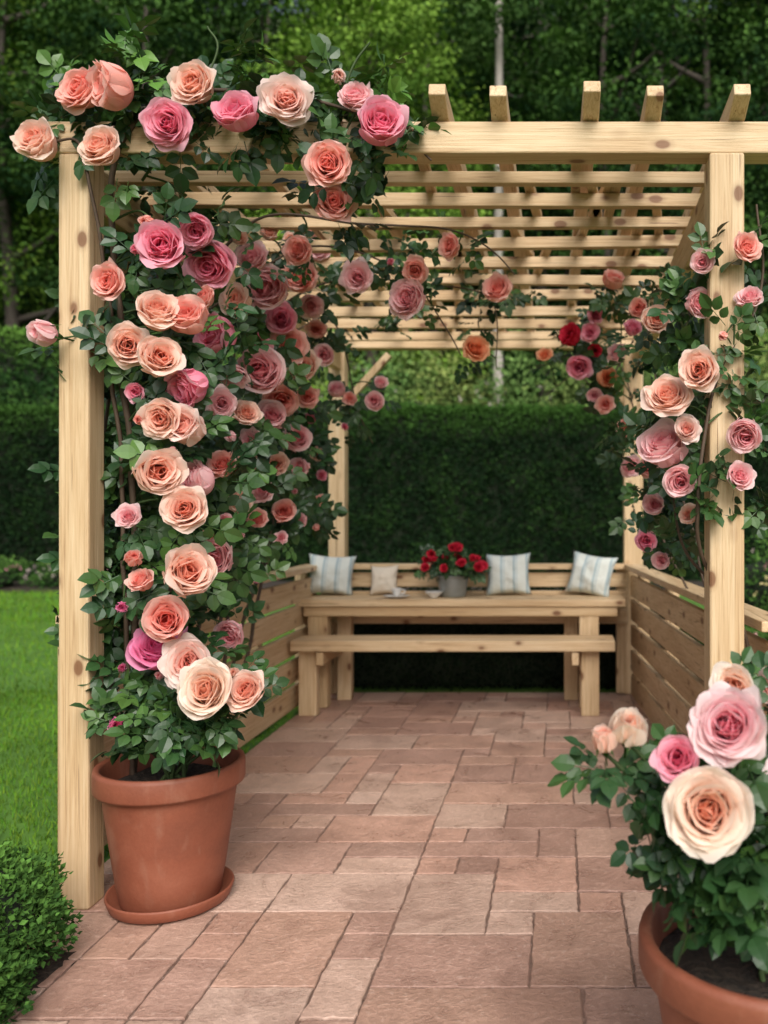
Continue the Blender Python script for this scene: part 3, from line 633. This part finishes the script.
# ---------------------------------------------------------------- boxwood, hedges, shrubs
LQ=np.array([(0,0,0),(.34,.45,.10),(0,1,-.08),(-.34,.45,.10)]); LQF=np.array([(0,1,2),(0,2,3)])
def leaf_ball(A,c,r,n,size,base,light,surf=.75):
    p=rng.normal(size=(n,3)); p/=np.linalg.norm(p,axis=1,keepdims=True)
    k=np.array([1+.22*noise.noise(Vector(tuple(q*2.2+np.array(c)))) +.10*noise.noise(Vector(tuple(q*6+np.array(c)))) for q in p])
    P=np.array(c)+p*np.array(r)*k[:,None]*(rng.uniform(surf,1.02,(n,1)))
    d=p+rng.normal(size=(n,3))*.6+np.array([0,0,.3]); nn=p+rng.normal(size=(n,3))*.6
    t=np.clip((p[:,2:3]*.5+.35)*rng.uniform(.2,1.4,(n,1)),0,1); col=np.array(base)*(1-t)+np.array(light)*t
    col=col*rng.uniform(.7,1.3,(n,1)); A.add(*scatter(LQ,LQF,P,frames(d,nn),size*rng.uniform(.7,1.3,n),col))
def core_ball(c,r,m,parent,name='foliage_core'):  # solid dark ball filling the leaf shell
    bm=bmesh.new(); bmesh.ops.create_icosphere(bm,subdivisions=3,radius=1)
    for v in bm.verts:
        k=.82*(1+.2*noise.noise(v.co*2.2+Vector(c))); v.co=Vector((c[0]+v.co.x*r[0]*k,c[1]+v.co.y*r[1]*k,c[2]+v.co.z*r[2]*k))
    me=bpy.data.meshes.new(name); bm.to_mesh(me); bm.free(); me.materials.append(m); return obj(name,me,parent)
DARK=simple('dark_core',(.006,.010,.004),(.012,.02,.007),20,1,.5,.02)  # near-black colour of the solid cores inside the foliage
bw=thing('boxwood_bush',(-1.82,2.38,0),'rounded clipped boxwood bush with small fresh leaves','bush')
A=Acc(); leaf_ball(A,(-1.81,2.42,.15),(.36,.32,.21),13000,.020,(.022,.060,.014),(.10,.215,.038),.80); leaf_ball(A,(-1.76,2.15,.10),(.35,.30,.19),10000,.020,(.022,.060,.014),(.10,.215,.038),.80)
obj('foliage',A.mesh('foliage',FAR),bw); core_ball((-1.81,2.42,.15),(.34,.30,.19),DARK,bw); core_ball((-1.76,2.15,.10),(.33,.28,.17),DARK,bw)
def hedge(x0,x1,y0,y1,h,n,size,base,light,label,rough=.14):
    e=thing('hedge',((x0+x1)/2,(y0+y1)/2,0),label,'hedge')
    A=Acc(); W=x1-x0; D=y1-y0
    nf=int(n*W*h/(W*h+W*D)); 
    P=np.stack([rng.uniform(x0,x1,nf),np.full(nf,y0),rng.uniform(0,h,nf)],1); Nn=np.tile([0,-1.0,.25],(nf,1))
    nt=n-nf; P2=np.stack([rng.uniform(x0,x1,nt),rng.uniform(y0,y1,nt),np.full(nt,h)],1); N2=np.tile([0,-.2,1.0],(nt,1))
    P=np.concatenate([P,P2]);Nn=np.concatenate([Nn,N2])
    nz=np.array([noise.noise(Vector((a[0]*1.2,a[1],a[2]*1.2)))+.5*noise.noise(Vector((a[0]*4,a[1]*4,a[2]*4))) for a in P])
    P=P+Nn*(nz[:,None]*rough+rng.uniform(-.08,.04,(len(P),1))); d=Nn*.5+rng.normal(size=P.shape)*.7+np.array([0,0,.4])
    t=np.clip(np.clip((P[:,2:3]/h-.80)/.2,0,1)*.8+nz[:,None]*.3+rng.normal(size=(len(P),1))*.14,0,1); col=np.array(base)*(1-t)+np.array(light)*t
    A.add(*scatter(LQ,LQF,P,frames(d,Nn+rng.normal(size=P.shape)*.5),size*rng.uniform(.7,1.3,len(P)),col))
    obj('foliage',A.mesh('foliage',FAR),e)
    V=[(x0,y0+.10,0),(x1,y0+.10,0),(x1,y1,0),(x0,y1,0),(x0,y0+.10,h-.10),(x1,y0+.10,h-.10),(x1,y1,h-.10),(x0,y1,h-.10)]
    obj('foliage_core',py_mesh('foliage_core',V,[(0,1,5,4),(1,2,6,5),(2,3,7,6),(3,0,4,7),(4,5,6,7)],DARK),e)  # solid dark box filling the leaf shell
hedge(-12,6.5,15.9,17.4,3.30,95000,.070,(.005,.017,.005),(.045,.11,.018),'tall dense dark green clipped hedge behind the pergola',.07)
hedge(-1.9,.9,6.50,6.95,.72,8000,.03,(.004,.010,.004),(.014,.032,.009),'knee high dark hedge added to stand for deep shade under the table',.03)  # added planting, coloured near-black as the deep shade beneath the table
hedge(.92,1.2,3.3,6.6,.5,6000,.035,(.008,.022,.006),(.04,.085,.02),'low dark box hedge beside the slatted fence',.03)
hedge(-19,-8.6,20.5,22,5.7,26000,.12,(.016,.050,.012),(.10,.21,.035),'higher mid green hedge beneath the trees')
hedge(4.2,9,20.5,22,5.6,13000,.12,(.05,.12,.025),(.17,.31,.06),'higher light green hedge beneath the trees')
def shrub_at(x,y,r,h,base,light,n,size,label,flower=None,first=None):
    e=thing('shrub',(x,y,0),label,'shrub','garden shrubs behind the lawn'); A=Acc()
    for k in range(5):
        a=k*1.3+x; c=(x+.4*r*math.cos(a),y+.4*r*math.sin(a),h*(.35+.12*k)); leaf_ball(A,c,(r*.75,r*.7,h*.34),n//5,size,base,light,.3)
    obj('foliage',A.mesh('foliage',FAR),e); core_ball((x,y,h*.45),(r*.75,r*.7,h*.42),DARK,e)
    if flower:
        B=Acc(); m=flower[1]; p=rng.normal(size=(m,3)); p[:,2]=np.abs(p[:,2]); p[:,1]=-np.abs(p[:,1]); p/=np.linalg.norm(p,axis=1,keepdims=True)
        P=np.array((x,y,h*.45))+p*np.array((r*1.05,r*1.0,h*.55)); d=rng.normal(size=(m*4,3))
        P=np.repeat(P,4,axis=0)+rng.normal(size=(m*4,3))*flower[2]*.25
        B.add(*scatter(LQ,LQF,P,frames(d,np.tile([0,-1,.4],(m*4,1))+rng.normal(size=(m*4,3))*.4),flower[2]*np.ones(m*4),np.tile(flower[0],(m*4,1))*rng.uniform(.8,1.2,(m*4,1))))
        obj('blossom',B.mesh('blossom',PETAL),e)
for i,(px,py,w) in enumerate(((300,362,1.3),(360,368,1.2),(420,358,1.3),(475,372,1.1),(525,362,1.2),(580,358,1.3),(635,352,1.3),(700,338,1.5),(770,338,1.5),(230,335,1.5))):
    q=at(px,py,18.6); k=random.uniform(.8,1.2); shrub_at(q[0],18.6,w,q[2],(.07*k,.13,.03),(.22*k,.31,.09),3600,.11,'loose light green shrub growing behind the clipped hedge',((.62,.58,.5),30,.06) if i%2 else None)
for (x,y,r,h,fc) in ((-9.7,14.7,.45,.5,(.7,.3,.4)),(-8.8,14.9,.5,.45,(.5,.4,.4)),(-10.6,14.8,.5,.55,(.55,.5,.45)),(-7.9,14.8,.5,.5,(.6,.2,.3)),(-7.0,14.9,.45,.5,(.5,.4,.4)),(3.0,9.2,.55,1.0,(.7,.4,.4)),(2.35,8.4,.45,.8,(.6,.5,.25)),(2.0,7.0,.42,.62,(.7,.4,.4)),(3.3,11.5,.7,1.3,(.6,.5,.45)),(2.5,10.2,.6,1.0,(.6,.3,.3))):
    shrub_at(x,y,r,h,(.025,.07,.015),(.10,.20,.04),1800,.05,'low flowering border shrub with small blossoms',(fc,22,.04))
# ---------------------------------------------------------------- trees
def tree_parts(seed,H,R,z0,clumps,perc,size,base,light,bark,limbs=True):
    r=random.Random(seed); A=Acc(); T=Acc()
    P=bez([(0,0,-.1),(r.uniform(-.2,.2),0,H*.3),(r.uniform(-.3,.3),r.uniform(-.3,.3),H*.65),(r.uniform(-.3,.3),0,H*.97)],8)
    V,F=tube(P,np.linspace(.011*H*(1.3 if limbs else .75),.02 if limbs else .06,len(P)),8); T.add(V,F,np.tile(bark,(len(V),1)))
    for k in range(clumps):
        h=r.random()**.85; z=z0+(H-z0)*h; rad=R*math.sin(math.pi*min(1,(h*.86+.14)))**.7*(.35+.65*math.sqrt(r.random())); a=r.uniform(0,6.28)
        c=np.array([rad*math.cos(a),rad*math.sin(a),z]); cr_=r.uniform(.55,1.15)*R*.30
        n=perc; p=rng.normal(size=(n,3)); p/=np.linalg.norm(p,axis=1,keepdims=True)
        Q=c+p*np.array([1.3,1.3,.6])*cr_*rng.uniform(.35,1.1,(n,1)); tone=r.uniform(.0,1.0)
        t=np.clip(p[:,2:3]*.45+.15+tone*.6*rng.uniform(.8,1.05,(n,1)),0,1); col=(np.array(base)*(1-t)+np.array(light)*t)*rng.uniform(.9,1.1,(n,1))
        A.add(*scatter(LQ,LQF,Q,frames(p+rng.normal(size=(n,3))*.6+np.array([0,0,-.3]),p*.7+np.array([0,-.2,.8])+rng.normal(size=(n,3))*.28),size*rng.uniform(.7,1.3,n),col))
        if k%3==0 and (limbs or k%9==0):
            zi=max(z-rad*.6,z0*.7); i=int(np.argmin(abs(P[:,2]-zi))); B=bez([P[i],(P[i]+c)/2+np.array([0,0,-.2]),c],5); V,F=tube(B,np.linspace((.05+.003*H) if limbs else .035,.012,len(B)),5); T.add(V,F,np.tile(np.array(bark)*(1 if limbs else .4),(len(V),1)))
    return T.mesh('trunk',BARK,True),A.mesh('crown',FAR)
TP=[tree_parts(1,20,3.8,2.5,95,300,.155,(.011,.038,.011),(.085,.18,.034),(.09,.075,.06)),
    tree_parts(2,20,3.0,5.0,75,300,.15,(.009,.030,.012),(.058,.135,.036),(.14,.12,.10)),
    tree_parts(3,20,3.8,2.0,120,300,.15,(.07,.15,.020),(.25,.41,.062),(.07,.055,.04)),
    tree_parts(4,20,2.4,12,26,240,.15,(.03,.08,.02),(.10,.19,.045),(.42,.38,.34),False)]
TL=['tall dark green broadleaf tree at the woodland edge','tall slender dark woodland tree','tall bright green leafy tree at the woodland edge','slim pale barked tree with sparse high crown']
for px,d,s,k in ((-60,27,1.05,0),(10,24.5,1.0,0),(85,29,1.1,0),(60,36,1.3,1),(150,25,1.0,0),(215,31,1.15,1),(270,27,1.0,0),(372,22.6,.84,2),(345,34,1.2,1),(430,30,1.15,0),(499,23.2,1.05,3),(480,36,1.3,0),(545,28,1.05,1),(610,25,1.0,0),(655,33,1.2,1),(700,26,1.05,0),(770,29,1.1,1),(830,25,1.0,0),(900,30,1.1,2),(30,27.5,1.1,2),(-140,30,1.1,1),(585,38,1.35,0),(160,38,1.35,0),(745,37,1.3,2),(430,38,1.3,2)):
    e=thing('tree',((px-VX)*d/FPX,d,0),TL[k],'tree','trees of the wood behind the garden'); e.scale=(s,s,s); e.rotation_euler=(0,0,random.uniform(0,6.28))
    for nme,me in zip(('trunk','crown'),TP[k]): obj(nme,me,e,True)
V=[];F=[];nx,ny=60,20
def hz(x,y): return max(0,(y-42))*1.25+2.0*noise.noise(Vector((x*.08,y*.1,0)))-(0 if y>44 else 3)
for j in range(ny+1):
    for i in range(nx+1):
        x=-90+160*i/nx;y=41+40*j/ny; V.append((x,y,hz(x,y)))
for j in range(ny):
    for i in range(nx):
        a=j*(nx+1)+i;F.append((a,a+1,a+nx+2,a+nx+1))
o=obj('hill',py_mesh('hill',V,F,GROUNDM,True)); o['kind']='structure';o['label']='steep wooded slope rising behind the garden';o['category']='hill'
A=Acc()
for k in range(700):
    x=random.uniform(-55,32);y=random.uniform(42,72); c=np.array([x,y,hz(x,y)+1.5]); n=80
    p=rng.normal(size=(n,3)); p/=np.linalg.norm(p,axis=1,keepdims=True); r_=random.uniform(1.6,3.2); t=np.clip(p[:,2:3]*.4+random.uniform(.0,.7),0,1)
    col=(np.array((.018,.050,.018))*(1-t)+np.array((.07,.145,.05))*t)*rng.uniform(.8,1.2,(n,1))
    A.add(*scatter(LQ,LQF,c+p*r_*rng.uniform(.6,1.05,(n,1)),frames(p+rng.normal(size=(n,3))*.7,p+rng.normal(size=(n,3))*.4),rng.uniform(.4,.75,n),col))
o=obj('forest',A.mesh('forest',FAR)); o['kind']='stuff';o['label']='dense dark green woodland covering the far slope';o['category']='forest'
# ---------------------------------------------------------------- light, world, camera
w=bpy.data.worlds.new('World'); SC.world=w; w.use_nodes=True; N=w.node_tree.nodes; L=w.node_tree.links
sky=N.new('ShaderNodeTexSky'); sky.sky_type='NISHITA'; sky.sun_disc=False
sx,sy=.22,-.95; el=42
sky.sun_elevation=math.radians(el); sky.sun_rotation=math.atan2(sx,sy)%(2*math.pi); sky.dust_density=4.0; sky.air_density=1.0
bwn=N.new('ShaderNodeRGBToBW'); L.new(sky.outputs[0],bwn.inputs[0])
cl_=mixc(N,L,.50,sky.outputs[0],bwn.outputs[0])
L.new(cl_,N['Background'].inputs[0]); N['Background'].inputs[1].default_value=.15
sd=Vector((sx,sy,0)).normalized()*math.cos(math.radians(el))+Vector((0,0,math.sin(math.radians(el))))
ld=bpy.data.lights.new('sun','SUN'); ld.energy=3.2; ld.angle=math.radians(40); ld.color=(1,.965,.915)
lo=bpy.data.objects.new('sun',ld); COL.objects.link(lo); lo.rotation_euler=(-sd).to_track_quat('-Z','Y').to_euler()
cd=bpy.data.cameras.new('camera'); cam=bpy.data.objects.new('camera',cd); COL.objects.link(cam); SC.camera=cam
cam.location=(0,0,CAMZ); cam.rotation_euler=(math.radians(90),0,0)
cd.sensor_fit='HORIZONTAL'; cd.sensor_width=36; cd.lens=FPX/768*36; cd.shift_x=-(VX-384)/768; cd.shift_y=0
cd.clip_start=.05; cd.clip_end=600
cd.dof.use_dof=True; cd.dof.focus_distance=2.6; cd.dof.aperture_fstop=2.8
SC.view_settings.view_transform='Standard'; SC.view_settings.look='None'; SC.view_settings.exposure=0
